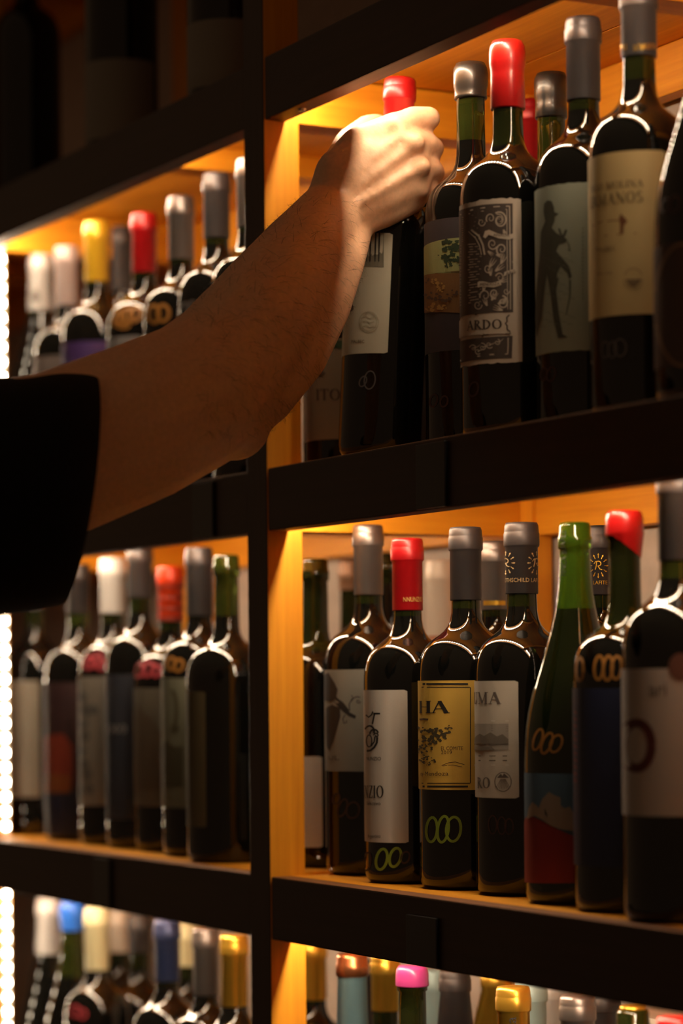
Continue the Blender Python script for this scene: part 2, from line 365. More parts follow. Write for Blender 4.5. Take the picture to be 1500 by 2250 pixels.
# --- serif capitals drawn as strokes: ('l', x0,y0,x1,y1, thick) or ('a', cx,cy,rx,ry,deg0,deg1); serif points after
TK, TN = .17, .065
GLY = {
 'A': (.80, [('l', .40, 1, .10, 0, 0), ('l', .40, 1, .70, 0, 1), ('l', .20, .36, .60, .36, 0)], [(.10, 0), (.70, 0)]),
 'B': (.62, [('l', .15, 0, .15, 1, 1), ('a', .15, .75, .30, .25, -90, 90), ('a', .15, .25, .36, .25, -90, 90)], [(.12, 0), (.12, 1)]),
 'C': (.72, [('a', .40, .5, .34, .5, 45, 315), ('l', .64, .85, .66, .66, 0)], []),
 'D': (.76, [('l', .15, 0, .15, 1, 1), ('a', .15, .5, .52, .5, -90, 90)], [(.12, 0), (.12, 1)]),
 'E': (.62, [('l', .15, 0, .15, 1, 1), ('l', .15, .97, .55, .97, 0), ('l', .15, .52, .45, .52, 0), ('l', .15, .03, .57, .03, 0), ('l', .56, .03, .58, .2, 0), ('l', .54, .97, .55, .82, 0)], [(.12, 0), (.12, 1)]),
 'F': (.58, [('l', .15, 0, .15, 1, 1), ('l', .15, .97, .55, .97, 0), ('l', .15, .52, .45, .52, 0)], [(.15, 0), (.12, 1)]),
 'G': (.76, [('a', .40, .5, .34, .5, 45, 330), ('l', .66, .45, .66, .1, 1)], [(.66, .45)]),
 'H': (.80, [('l', .15, 0, .15, 1, 1), ('l', .65, 0, .65, 1, 1), ('l', .15, .5, .65, .5, 0)], [(.15, 0), (.15, 1), (.65, 0), (.65, 1)]),
 'I': (.34, [('l', .17, 0, .17, 1, 1)], [(.17, 0), (.17, 1)]),
 'L': (.58, [('l', .15, 0, .15, 1, 1), ('l', .15, .03, .54, .03, 0), ('l', .53, .03, .55, .22, 0)], [(.15, 0), (.15, 1)]),
 'M': (.96, [('l', .14, 0, .14, 1, 0), ('l', .14, 1, .48, .08, 1), ('l', .48, .08, .80, 1, 0), ('l', .80, 0, .80, 1, 1)], [(.14, 0), (.10, 1), (.80, 0), (.84, 1)]),
 'N': (.82, [('l', .14, 0, .14, 1, 0), ('l', .14, 1, .68, 0, 1), ('l', .68, 0, .68, 1, 0)], [(.14, 0), (.10, 1), (.68, 1)]),
 'O': (.80, [('a', .40, .5, .34, .5, 0, 360)], []),
 'P': (.62, [('l', .15, 0, .15, 1, 1), ('a', .15, .74, .36, .26, -90, 90)], [(.15, 0), (.12, 1)]),
 'R': (.74, [('l', .15, 0, .15, 1, 1), ('a', .15, .75, .36, .25, -90, 90), ('l', .30, .5, .66, .02, 1)], [(.15, 0), (.12, 1), (.68, 0)]),
 'S': (.60, [('a', .30, .75, .20, .25, 30, 270), ('a', .30, .25, .23, .25, 90, -150)], []),
 'T': (.70, [('l', .35, 0, .35, 1, 1), ('l', .05, .97, .65, .97, 0), ('l', .05, .97, .04, .8, 0), ('l', .65, .97, .66, .8, 0)], [(.35, 0)]),
 'U': (.78, [('l', .15, .3, .15, 1, 1), ('l', .62, .3, .62, 1, 0), ('a', .385, .3, .235, .3, 180, 360)], [(.15, 1), (.62, 1)]),
 'V': (.78, [('l', .08, 1, .38, 0, 1), ('l', .38, 0, .70, 1, 0)], [(.08, 1), (.70, 1)]),
 'Z': (.66, [('l', .08, .97, .58, .97, 0), ('l', .58, 1, .08, 0, 1), ('l', .08, .03, .60, .03, 0), ('l', .60, .03, .61, .2, 0), ('l', .08, .97, .07, .8, 0)], []),
 '0': (.6, [('a', .3, .5, .24, .5, 0, 360)], []), '1': (.4, [('l', .2, 0, .2, 1, 1), ('l', .2, 1, .06, .85, 0)], [(.2, 0)]),
 '2': (.58, [('a', .29, .72, .22, .28, 160, -30), ('l', .48, .58, .08, .03, 0), ('l', .08, .04, .54, .04, 1)], []),
 '9': (.58, [('a', .29, .7, .22, .3, 0, 360), ('a', .1, .7, .41, .7, 0, -75)], []),
 '.': (.25, [('l', .1, .05, .16, .05, 1)], []), '-': (.45, [('l', .08, .4, .38, .4, 1)], []), ' ': (.4, [], [])}
def letter_quads(ch):
    w, st, sf = GLY[ch]; Q = []
    def seg(a, b, wa, wb):
        dx, dy = b[0] - a[0], b[1] - a[1]; l = math.hypot(dx, dy) or 1; nx, ny = -dy / l, dx / l
        Q.append([(a[0] + nx * wa / 2, a[1] + ny * wa / 2), (b[0] + nx * wb / 2, b[1] + ny * wb / 2), (b[0] - nx * wb / 2, b[1] - ny * wb / 2), (a[0] - nx * wa / 2, a[1] - ny * wa / 2)])
    for s in st:
        if s[0] == 'l':
            t = TK if s[5] else TN
            for k in range(3): seg((s[1] + (s[3] - s[1]) * k / 3, s[2] + (s[4] - s[2]) * k / 3), (s[1] + (s[3] - s[1]) * (k + 1) / 3, s[2] + (s[4] - s[2]) * (k + 1) / 3), t, t)
        else:
            _, cx, cy, rx, ry, a0, a1 = s; n = max(6, int(abs(a1 - a0) / 18)); pts = []
            for k in range(n + 1):
                a = math.radians(a0 + (a1 - a0) * k / n); pts.append((cx + (rx - .03) * math.cos(a), cy + (ry - .03) * math.sin(a), TN + (TK - TN) * abs(math.cos(a)) ** 1.3))
            for k in range(n): seg(pts[k][:2], pts[k + 1][:2], pts[k][2], pts[k + 1][2])
    for (x, y) in sf:
        yy = .028 if y == 0 else (.972 if y == 1 else y); seg((x - .13, yy), (x + .13, yy), .055, .055)
    return w, Q
def serif(A, text, x0, x1, ybase, ycap, slope=0.):
    """lay capitals between two pixels (evenly on the surface); ybase/ycap: pixel rows at the left end"""
    ws = [GLY[c][0] for c in text]; tot = sum(ws) + .06 * (len(text) - 1); x = 0
    p0, zb0 = A.B.hit(x0, ybase); p1, zb1 = A.B.hit(x1, ybase + slope); zt = A.B.hit(x0, ycap)[1]; H = zt - zb0
    for c, w in zip(text, ws):
        for q in letter_quads(c)[1]:
            pts = []
            for (qx, qy) in q:
                f = (x + qx) / tot; pts.append((p0 + (p1 - p0) * f, zb0 + (zb1 - zb0) * f + qy * H))
            A.face(pts)
        x += w + .06
_fc = {}
def font_mesh(s):
    if s in _fc: return _fc[s]
    c = bpy.data.curves.new('t', 'FONT'); c.body = s; c.resolution_u = 2; o = bpy.data.objects.new('t', c); COL.objects.link(o)
    dg = bpy.context.evaluated_depsgraph_get(); me = o.evaluated_get(dg).to_mesh()
    V = [tuple(v.co[:2]) for v in me.vertices]; Fc = [tuple(p.vertices) for p in me.polygons]
    o.evaluated_get(dg).to_mesh_clear(); bpy.data.objects.remove(o); bpy.data.curves.remove(c)
    _fc[s] = (V, Fc); return _fc[s]
def small(A, text, x0, x1, ybase, ycap, slope=0., rot=False):
    V, Fc = font_mesh(text); mx = max(v[0] for v in V); mn = min(v[0] for v in V); my = max(v[1] for v in V)
    p0, zb0 = A.B.hit(x0, ybase); p1, zb1 = A.B.hit(x1, ybase + slope); zt = A.B.hit(x0, ycap)[1]; H = zt - zb0
    for f in Fc:
        pts = []
        for i in f:
            x, y = (V[i][0] - mn) / (mx - mn), V[i][1] / my
            if rot: pts.append((p0 + (p1 - p0) * (1 - y), zb0 + x * H))
            else: pts.append((p0 + (p1 - p0) * x, zb0 + (zb1 - zb0) * x + y * H))
        A.face(pts)
INK = mat('ink_black', (.012, .010, .009), .6); INK2 = mat('ink_brown', (.07, .035, .02), .6); GREYINK = mat('ink_grey', (.11, .10, .09), .6)
def paper(n, c, r=.7): return mat('paper_' + n, tuple(v * .68 for v in c), r, bump=.12, bscale=500)
MARK = dict(green=mat('marker_green', (.16, .22, .015), .6), orange=mat('marker_orange', (.28, .11, .012), .6), dim=mat('marker_dim_red', (.035, .012, .006), .6),
            white=mat('marker_white', (.08, .068, .065), .6), pink=mat('marker_pink', (.32, .03, .04), .6))
def scribble(B, loops, m, w=7, name='price_mark'):
    A = Art(B, 0)
    for (cx, cy, rx, ry, *t) in loops: A.ribbon(ell(cx, cy, rx, ry, 0, 360, 22, t[0] if t else 0), w)
    return A.done(name, MARK[m])
#=BOTTLES=
# ================= middle shelf, right bay
b = Bottle('dark green bottle without capsule seen just right of the bright post, middle shelf', 692, 1228, .10, LO, cap=None, neck='neckdark', fill=.70)
b.label(708, 1662, 1862, paper('white', (.74, .68, .60)), xm=700)
b = Bottle('bottle with silver-brown capsule and grey vine label, nearest the bright post', 808, 1155, .092, LO, R=.040, cap='silver', caplen=.062)
lb = b.label(840, 1471, 1695, paper('olivegrey', (.24, .22, .18)), xm=770)
A = Art(b, 1)
A.pxpoly([(712, 1484), (722, 1478), (735, 1500), (742, 1515), (738, 1535), (728, 1542), (712, 1538)])
A.pxpoly([(716, 1556), (730, 1548), (747, 1556), (748, 1575), (741, 1600), (733, 1630), (724, 1650), (718, 1640)])
A.ribbon([(733, 1532), (745, 1548), (756, 1560), (768, 1570), (781, 1576)], 11, 7)
A.ribbon([(738, 1535), (752, 1545), (765, 1562)], 5)
A.ribbon([(768, 1562), (767, 1548), (773, 1536), (783, 1531), (791, 1532)], 2.2)
A.ribbon([(772, 1528), (776, 1534), (772, 1541)], 1.8)
A.ribbon(spiral(787, 1541, 5, 1.2, 0), 1.6)
A.ribbon([(758, 1570), (753, 1580), (756, 1590), (762, 1587), (760, 1583)], 2)
A.done('vine_print', INK, lb)
A = Art(b, 1); small(A, 'UL', 722, 746, 1670, 1660); A.done('lettering', INK, lb)
scribble(b, [(738, 1755, 7, 12, 20), (752, 1775, 9, 20, 20), (775, 1780, 14, 18, 15)], 'dim', 4)

b = Bottle('red-capsuled bottle with tall white label and green price scrawl, middle shelf', 894, 1185, .074, LO, R=.0382, cap='red', caplen=.061)
lb = b.label(896, 1516, 1852, paper('warmwhite', (.74, .66, .58)), xm=860)
A = Art(b, 1)
A.ribbon([(820, 1568), (835, 1568)], 4); A.ribbon([(823, 1568), (818, 1591)], 3.5)
A.ribbon([(804, 1571), (810, 1576), (817, 1570), (819, 1563)], 3)
A.ribbon(ell(812, 1607, 10, 12, 160, -20), 4); A.ribbon(ell(822, 1612, 9, 9, 190, 10), 3.5); A.ribbon(spiral(827, 1616, 6, 1.1, 3.2), 2.5)
A.ribbon([(829, 1620), (828, 1632), (822, 1642), (814, 1649), (806, 1650)], 4.5); A.ribbon([(824, 1618), (822, 1630), (815, 1640)], 3); A.ribbon(ell(811, 1628, 6, 13, 0, 360), 2.5)
A.done('crest_print', INK, lb)
A = Art(b, 1); serif(A, 'UNZIO', 798, 843, 1753, 1726); A.done('lettering', INK, lb)
A = Art(b, 1); small(A, 'NUNZIO', 806, 837, 1671, 1663); A.done('small_lettering', INK, lb)
A = Art(b, 1); small(A, 'Selectivo', 806, 836, 1769, 1761); A.done('small_lettering', INK, lb)
A = Art(b, 1); small(A, 'Argentino', 808, 836, 1841, 1833)
A.done('lettering', INK, lb)
A = Art(b, 1); small(A, 'NNUNZIO', 886, 926, 1322, 1312); A.done('gold_lettering', mat('gold_print', (.65, .42, .12), .4, metal=.5), b.capo)
scribble(b, [(838, 1888, 12, 23, 12), (868, 1884, 12, 21, 16)], 'green', 6); scribble(b, [(890, 1884, 9, 13, 20), (806, 1893, 8, 20, 8)], 'dim', 4)

b = Bottle('dark grey capsuled bottle with mustard yellow framed label, middle shelf', 1022, 1160, .082, LO, R=.0402, cap='dark', caplen=.060)
lb = b.label(1044, 1495, 1736, paper('mustard', (.86, .53, .085)), xm=1000, corner=0)
A = Art(b, 1)
A.ribbon([(915 + k * 14.1, 1503) for k in range(9)], 4); A.ribbon([(912 + k * 15, 1510) for k in range(9)], 1.6)
A.ribbon([(1033, 1510), (1033, 1580), (1033, 1650), (1033, 1721)], 1.8); A.ribbon([(912 + k * 15, 1721) for k in range(9)], 1.6); A.ribbon([(915 + k * 14.1, 1728) for k in range(9)], 4)
A.done('frame_print', INK, lb); A = Art(b, 1)
serif(A, 'H', 921, 948, 1567, 1540); serif(A, 'A', 947, 987, 1567, 1540)
A.done('lettering', INK, lb)
A = Art(b, 1); small(A, 'EL COMITE', 969, 1017, 1648, 1640); small(A, '2019', 969, 993, 1657, 1649); small(A, 'ey-Mendoza', 924, 985, 1704, 1695)
A.ribbon([(922, 1581), (930, 1580), (941, 1581)], 4); A.ribbon([(970, 1682), (985, 1676), (1000, 1674), (1020, 1680)], 1.2); A.ribbon([(972, 1683), (995, 1681), (1015, 1685)], 1)
A.done('small_lettering', INK2, lb)
A = Art(b, 1); rn_ = random.Random(4)
blobs(A, [(925, 1605, 13), (938, 1612, 15), (952, 1610, 13), (966, 1612, 12), (978, 1606, 11), (986, 1599, 7), (972, 1622, 11), (955, 1626, 12), (940, 1628, 11), (928, 1625, 10), (940, 1645, 9), (932, 1655, 8), (938, 1665, 8), (950, 1670, 8), (926, 1672, 10), (940, 1678, 7), (930, 1640, 9), (920, 1650, 8)], 7, 4)
A.done('tree_print', mat('tree_ink', (.06, .045, .02), .6), lb)
scribble(b, [(948, 1823, 12, 27, 4), (973, 1822, 12, 29, 8), (996, 1822, 16, 27, 6)], 'green', 6)

GOLDP = mat('dull_gold_print', (.30, .20, .09), .5)
def emblem(B, cx, cy, s, material, parent):
    A = Art(B, 1)
    A.ribbon([(cx - 4 * s, cy - 9 * s), (cx - 4.5 * s, cy), (cx - 7 * s, cy + 9 * s)], 2.4 * s)
    A.ribbon(ell(cx, cy - 5 * s, 6 * s, 5.5 * s, 150, -100, 14), 2 * s); A.ribbon([(cx - 1 * s, cy), (cx + 4 * s, cy + 8 * s), (cx + 9 * s, cy + 9 * s)], 2.2 * s); A.ribbon([(cx - 10 * s, cy - 4 * s), (cx - 6 * s, cy - 10 * s), (cx, cy - 10 * s)], 1.6 * s)
    for k in range(12):
        a = k * math.tau / 12; c_, s_ = math.cos(a), math.sin(a); A.ribbon([(cx + 14 * s * c_, cy + 18 * s * s_), (cx + 19 * s * c_, cy + 25 * s * s_)], 1.6 * s)
        A.ribbon([(cx + 19 * s * c_, cy + 25 * s * s_), (cx + 23 * s * c_, cy + 29 * s * s_)], 4.5 * s, .5)
    return A.done('emblem', material, parent)
b = Bottle('dark capsule with sunburst emblem and white engraved label, middle shelf front row', 1145, 1150, .085, LO, R=.0385, cap='dark', caplen=.0565)
emblem(b, 1111, 1237, .9, GOLDP, b.capo); emblem(b, 1178, 1237, .9, GOLDP, b.capo)
A = Art(b, 1); small(A, 'ROTHSCHILD LAFITE', 1109, 1183, 1280, 1271); A.done('lettering', GOLDP, b.capo)
lb = b.label(1139, 1496, 1754, paper('engravedwhite', (.68, .59, .48)), xm=1100)
A = Art(b, 1); EN = mat('ink_engrave', (.10, .08, .07), .6); serif(A, 'UMA', 1042, 1100, 1547, 1521); A.done('lettering', EN, lb)
A = Art(b, 1); serif(A, 'RO', 1049, 1077, 1732, 1708); A.done('lettering', EN, lb); A = Art(b, 1)
A.ribbon(ell(1105, 1718, 18, 21), 1.6)
for k in range(9): A.ribbon([(1105 + (k - 4) * 1.2, 1712), (1105 + (k - 4) * 3.8, 1735 - abs(k - 4))], .9)
A.pxpoly([(1092, 1709), (1100, 1700), (1104, 1705), (1107, 1699), (1118, 1709)])
A.done('round_seal', EN, lb)
A = Art(b, 1); A.rect(1043, 1590, 1117, 1648); A.done('landscape_print', mat('print_midgrey', (.30, .26, .22), .6), lb)
A = Art(b, 2); A.pxpoly([(1043, 1622), (1055, 1612), (1064, 1617), (1078, 1609), (1092, 1618), (1104, 1613), (1117, 1624), (1117, 1634), (1043, 1634)]); A.pxpoly([(1043, 1640), (1080, 1640), (1088, 1648), (1043, 1648)])
A.ribbon([(1043, 1635), (1062, 1634), (1080, 1636), (1098, 1634), (1117, 1635)], 5)
for y in (1596, 1601, 1606): A.ribbon([(1044, y), (1080, y - 1), (1116, y)], .9)
for y in (1661, 1671): A.ribbon([(1052, y), (1080, y), (1114, y)], 2)
A.done('landscape_ink', mat('print_darkgrey', (.15, .125, .10), .6), lb)
A = Art(b, 2); A.ribbon([(1042, 1584), (1080, 1584), (1118, 1584)], 2.5); A.ribbon([(1042, 1681), (1080, 1681), (1118, 1681)], 2.5); A.done('embossed_lines', paper('emboss', (.80, .74, .64)), lb)
scribble(b, [(1082, 1812, 9, 20), (1102, 1814, 9, 19), (1118, 1816, 9, 17)], 'dim', 3)

b = Bottle('bare green sloping-shoulder bottle with blue and red mountain label', 1262, 1148, .075, LO, kind='burg', R=.0400, cap=None, neck='neckbright', glass='greenbody', fill=.772)
lb = b.label(1330, 1700, 1938, paper('skyblue', (.085, .16, .24)), xm=1220, corner=0)
A = Art(b, 1); A.pxpoly([(1143, 1808), (1153, 1800), (1162, 1790), (1175, 1796), (1195, 1806), (1225, 1822), (1262, 1838), (1300, 1840), (1300, 1938), (1143, 1938)]); A.done('red_slope', paper('red', (.30, .018, .012)), lb)
A = Art(b, 2); A.pxpoly([(1158, 1800), (1162, 1775), (1170, 1762), (1180, 1770), (1184, 1776), (1192, 1755), (1206, 1740), (1220, 1748), (1231, 1752), (1232, 1770), (1240, 1776), (1252, 1772), (1262, 1790), (1262, 1826), (1232, 1822), (1210, 1814), (1190, 1800), (1175, 1792)]); A.done('mountain_print', paper('mountain', (.36, .27, .20)), lb)
A = Art(b, 3); A.pxpoly([(1197, 1775), (1201, 1785), (1204, 1796), (1198, 1788)]); A.done('rock_shadow', INK, lb)
scribble(b, [(1181, 1625, 9, 24, 18), (1201, 1633, 10, 24, 22), (1221, 1634, 12, 20, 25)], 'orange', 5)
A = Art(b, 0); small(A, 'FINCA SUAREZ', 1232, 1243, 1265, 1165, rot=True); A.done('neck_lettering', INK)

b = Bottle('bottle with dripping bright red wax top and navy label, middle shelf', 1371, 1125, .066, LO, R=.0390, cap='redwax', caplen=.0178, neck='neckdark', fill=.70)
A = Art(b, 1.5); A.pxpoly([(1336, 1170), (1360, 1170), (1385, 1170), (1413, 1168), (1413, 1200), (1412, 1230), (1398, 1218), (1375, 1198), (1352, 1181)]); A.done('wax_drip', CAPS['redwax'], b.capo)
lb = b.label(1450, 1512, 1905, paper('navy', (.016, .024, .075), .5), xm=1320)
A = Art(b, 1)
for k in range(11): A.ribbon([(1262, 1562 + k * 15), (1266, 1568 + k * 15)], 3)
A.done('red_lettering', mat('print_red', (.25, .04, .03), .6), lb)
scribble(b, [(1273, 1470, 8, 26, 0), (1315, 1467, 10, 26, 4), (1335, 1468, 10, 27, 4), (1354, 1467, 11, 25, 4)], 'orange', 6)

b = Bottle('large grey-capsuled bottle with pale label and dark red ring, right edge middle shelf', 1485, 1028, .050, LO, R=.0395, cap='gray', caplen=.0655, neck='neck', fill=.755)
lb = b.label(1570, 1469, 1794, paper('coolwhite', (.56, .50, .47)), xm=1440)
A = Art(b, 1); A.ribbon(ell(1398, 1638, 33, 50), 20); A.done('red_ring', mat('print_darkred', (.07, .008, .007), .6), lb)
A = Art(b, 1); small(A, 'ari', 1426, 1464, 1529, 1500); A.done('lettering', GREYINK, lb)
A = Art(b, 2); A.pxpoly(ell(1494, 1465, 26, 30)[:-1]); A.done('round_sticker', mat('sticker_brown', (.10, .04, .03), .5))
# back row, middle shelf right bay
Bottle('amber bottle with copper screw top behind the silver-capped bottle, middle shelf', 772, 1232, .235, LO, cap='bronze', caplen=.03, glass='brown', neck='neckdark')
Bottle('dark bare-necked bottle between silver and red capsules in the back', 856, 1216, .20, LO, cap=None, fill=.9)
Bottle('pale pink bottle standing at the back between red and dark capsules', 967, 1232, .20, LO, cap='beige', caplen=.07, glass='pink', neck='pink')
b = Bottle('silver-capped bottle with gold band behind the two dark capsules, middle shelf', 1086, 1190, .17, LO, cap='silver', caplen=.060)
A = Art(b, 1); A.rect(1062, 1320, 1110, 1330); A.done('gold_band', CAPS['gold'], b.capo)
b = Bottle('dark capsule with gold emblem peeking between green neck and red wax', 1318, 1157, .165, LO, cap='dark', caplen=.056)
emblem(b, 1314, 1243, .95, CAPS['gold'], b.capo); A = Art(b, 1); small(A, 'LAFITE', 1303, 1334, 1284, 1276); A.done('lettering', CAPS['gold'], b.capo)

# ================= upper shelf, right bay
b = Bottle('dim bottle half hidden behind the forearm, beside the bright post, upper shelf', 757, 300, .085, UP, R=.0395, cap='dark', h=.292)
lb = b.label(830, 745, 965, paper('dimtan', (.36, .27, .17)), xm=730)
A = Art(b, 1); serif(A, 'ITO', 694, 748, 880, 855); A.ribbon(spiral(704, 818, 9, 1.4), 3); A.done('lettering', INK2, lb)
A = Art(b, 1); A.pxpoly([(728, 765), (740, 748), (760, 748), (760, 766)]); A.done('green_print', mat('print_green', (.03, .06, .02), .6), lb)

tl = math.radians(3.0)
pb = on_y(842, 960, .060); HELD = Bottle('red-capsuled bottle gripped by the hand, tilted, cream label', 868, 167, .060, UP, R=.0395, cap='red', caplen=.060, h=.325,
            base=(pb.x, .060, UP + .0018), tilt=(-tl * .89, tl * .46, 0))
b = HELD
lb = b.label(857, 512, 776, paper('cream', (.70, .64, .48)), xm=830)
A = Art(b, 1); A.rect(770, 470, 843, 588); A.done('grey_picture', mat('print_picture', (.16, .14, .10), .6), lb)
A = Art(b, 2)
for x in (795, 806, 815, 826, 834): A.ribbon([(x, 500), (x - 1, 540), (x - 2, 575)], 4, 2)
A.done('picture_ink', INK, lb)
A = Art(b, 1); A.ribbon(ell(810, 708, 21, 23), 2.2); A.ribbon(ell(810, 708, 17, 19), 1.2)
for y in (698, 708, 718): A.ribbon([(797, y), (804, y - 3), (812, y + 2), (822, y - 1)], 3)
A.done('embossed_seal', paper('seal', (.56, .50, .36)), lb)
A = Art(b, 1); small(A, 'MALBEC', 772, 800, 754, 747); serif(A, 'S', 764, 778, 650, 620); serif(A, 'S', 764, 777, 684, 654); A.done('lettering', INK2, lb)
scribble(b, [(797, 838, 7, 12, 25), (812, 835, 12, 20, 8)], 'white', 3)

b = Bottle('black-waxed bottle with green neck and landscape label beside the hand', 1033, 143, .085, UP, R=.0392, cap='black', caplen=.0285, neck='neck', fill=.80)
lb = b.label(1090, 478, 770, paper('darkpurple', (.05, .035, .04)), xm=990)
A = Art(b, 1); A.pxpoly([(930, 545), (945, 534), (975, 526), (1040, 520), (1040, 602), (930, 606)]); A.done('sky_print', paper('yellowgreen', (.42, .44, .17)), lb)
A = Art(b, 1); A.pxpoly([(930, 606), (960, 600), (1040, 594), (1040, 690), (930, 688)]); A.done('field_print', paper('rust', (.26, .12, .03)), lb)
A = Art(b, 2)
blobs(A, [(985, 540, 17), (1000, 548, 18), (975, 560, 13), (995, 568, 16), (1010, 575, 14), (1015, 540, 18), (985, 582, 8)], 9, 5)
A.done('tree_print', mat('print_darkgreen', (.018, .035, .012), .6), lb)
A = Art(b, 2); blobs(A, [(955, 622, 12), (968, 628, 10), (965, 640, 7), (955, 676, 13), (972, 674, 12), (945, 680, 8)], 7, 6); A.done('ochre_print', paper('ochre', (.48, .26, .06)), lb)
A = Art(b, 3); blobs(A, [(945, 652, 14), (960, 655, 12), (985, 655, 14), (998, 645, 12), (940, 615, 9)], 7, 7); A.done('shadow_print', INK2, lb)
scribble(b, [(952, 880, 8, 14, 15), (975, 882, 8, 12, 15)], 'dim', 4)

b = Bottle('red wax-capped bottle with ornate engraved scrollwork label, upper shelf', 1114, 95, .060, UP, R=.0386, cap='redwax', caplen=.0525, neck='neckdark', fill=.735)
lb = b.label(1146, 436, 797, paper('parchment', (.66, .54, .43)), xm=1100, deckle=.0006)
DK = mat('engraving_dark', (.05, .035, .028), .6); MID = mat('engraving_mid', (.22, .16, .12), .6); PAL = paper('engraving_pale', (.58, .47, .37))
A = Art(b, 1)
A.pxpoly([(1008, 466), (1030, 456), (1060, 450), (1126, 447), (1127, 686), (1008, 700)])
A.pxpoly([(1008, 752), (1060, 742), (1126, 738), (1124, 787), (1060, 790), (1008, 800)])
A.done('engraving_ground', DK, lb)
A = Art(b, 2)
for pts, w in (([(1012, 472), (1035, 462), (1060, 457), (1090, 454), (1119, 453)], 2.2), ([(1119, 453), (1120, 520), (1121, 600), (1121, 680)], 2.2), ([(1030, 470), (1060, 464), (1113, 460)], 1.4), ([(1113, 460), (1114, 560), (1115, 680)], 1.4),
               ([(1116, 742), (1116, 760), (1115, 778)], 2.5), ([(1115, 778), (1080, 779), (1050, 783), (1012, 792)], 2.5)): A.ribbon(pts, w)
for (cx, cy, r, tn, a0, w) in ((1098, 484, 19, 1.6, -2.2, 3.6), (1096, 484, 14, 1.2, -2, 2), (1078, 480, 12, 1.3, 2.5, 2.6), (1082, 536, 13, 1.4, .5, 3.0), (1102, 548, 14, 1.3, 2.2, 3.4), (1104, 665, 15, 1.5, -1.6, 3.4), (1086, 645, 12, 1.3, 1.2, 3), (1066, 650, 14, 1.2, 2.8, 2.6), (1058, 488, 10, 1.2, 0, 2.2), (1098, 610, 11, 1.3, 3.4, 2.6), (1072, 590, 10, 1.2, 1, 2.4), (1112, 640, 8, 1.2, 0, 2), (1050, 670, 11, 1.3, 0, 2.2)):
    A.ribbon(spiral(cx, cy, r, tn, a0, .85), w, w * .4)
for (x, y, a, l) in ((1075, 588, -60, 26), (1088, 596, -40, 26), (1100, 580, -65, 24), (1078, 606, -95, 20), (1096, 620, -20, 22), (1080, 660, -60, 24), (1070, 672, -110, 20), (1094, 668, -30, 22), (1104, 682, -160, 24), (1062, 640, -80, 22), (1106, 505, 70, 18), (1090, 560, 10, 20), (1072, 552, 40, 16), (1110, 655, 100, 16)):
    dx, dy = math.cos(math.radians(a)), math.sin(math.radians(a))
    for s_ in (-.35, 0, .35):
        ex, ey = math.cos(math.radians(a) + s_), math.sin(math.radians(a) + s_); A.ribbon([(x, y), (x + ex * l * .5, y + ey * l * .5), (x + dx * l * .3 + ex * l * .62, y + dy * l * .3 + ey * l * .62)], 3.2, .6)
for k in range(24): A.ribbon([(1012, 540 + k * 5.6 + (k % 3)), (1030 + (k * 7 % 5), 537 + k * 5.6), (1046 + (k * 5 % 13), 536 + k * 5.5)], 1.5)
for k in range(12): A.ribbon([(1016, 478 + k * 4.8), (1040 + (k * 7 % 16), 473 + k * 4.7)], 1.4)
A.ribbon([(1036, 505), (1052, 518), (1061, 538), (1065, 560)], 4); A.ribbon([(1030, 509), (1045, 523), (1054, 540), (1058, 560)], 2)
A.done('scrollwork', PAL, lb)['kind'] = 'stuff'; A = Art(b, 2)
for (x, y, l) in ((1040, 765, 16), (1060, 763, 18), (1075, 758, 16), (1092, 752, 14), (1050, 772, 14)): A.ribbon(spiral(x, y, l * .5, 1.2, x), 2, 1); A.ribbon([(x, y), (x + l * .6, y - 3), (x + l, y - 8)], 2.4, .5)
A.done('scrollwork', PAL, lb)
A = Art(b, 3)
A.pxpoly([(1062, 521), (1066, 508), (1075, 505), (1095, 514), (1115, 517), (1131, 512), (1131, 522), (1118, 527), (1095, 524), (1074, 516), (1067, 524)])
A.done('banner_print', paper('banner', (.64, .53, .42)), lb); A = Art(b, 3)
A.pxpoly([(1050, 620), (1060, 618), (1080, 622), (1098, 617), (1102, 626), (1085, 632), (1062, 630), (1050, 632)])
A.done('banner_print', paper('banner', (.64, .53, .42)), lb); A = Art(b, 3)
A.pxpoly([(1106, 608), (1118, 602), (1134, 596), (1137, 578), (1131, 570), (1124, 576), (1128, 578), (1127, 592), (1108, 598)])
A.done('banner_print', paper('banner', (.64, .53, .42)), lb); A = Art(b, 3)
A.pxpoly([(1008, 706), (1030, 700), (1058, 697), (1112, 694), (1118, 700), (1112, 705), (1112, 722), (1120, 727), (1118, 733), (1058, 735), (1030, 738), (1008, 744)])
A.done('banner_print', paper('banner', (.64, .53, .42)), lb)
A = Art(b, 4); small(A, 'AÑADA', 1084, 1119, 519, 512, 2); small(A, 'MENDOZA', 1056, 1098, 629, 622, -2); small(A, 'ARG', 1111, 1131, 606, 598, -5); serif(A, 'ARDO', 1028, 1103, 727, 706, -4)
A.done('lettering', DK, lb); A = Art(b, 4)
A.ribbon([(1010, 699), (1048, 691), (1049, 686), (1112, 683)], 3); A.ribbon([(1010, 748), (1062, 739), (1062, 735), (1122, 733)], 3); A.ribbon([(1119, 692), (1113, 698), (1114, 707), (1110, 711), (1114, 716), (1114, 724), (1121, 730)], 3)
A.done('banner_outline', DK, lb)
scribble(b, [(1040, 855, 10, 16, 15)], 'dim', 4)

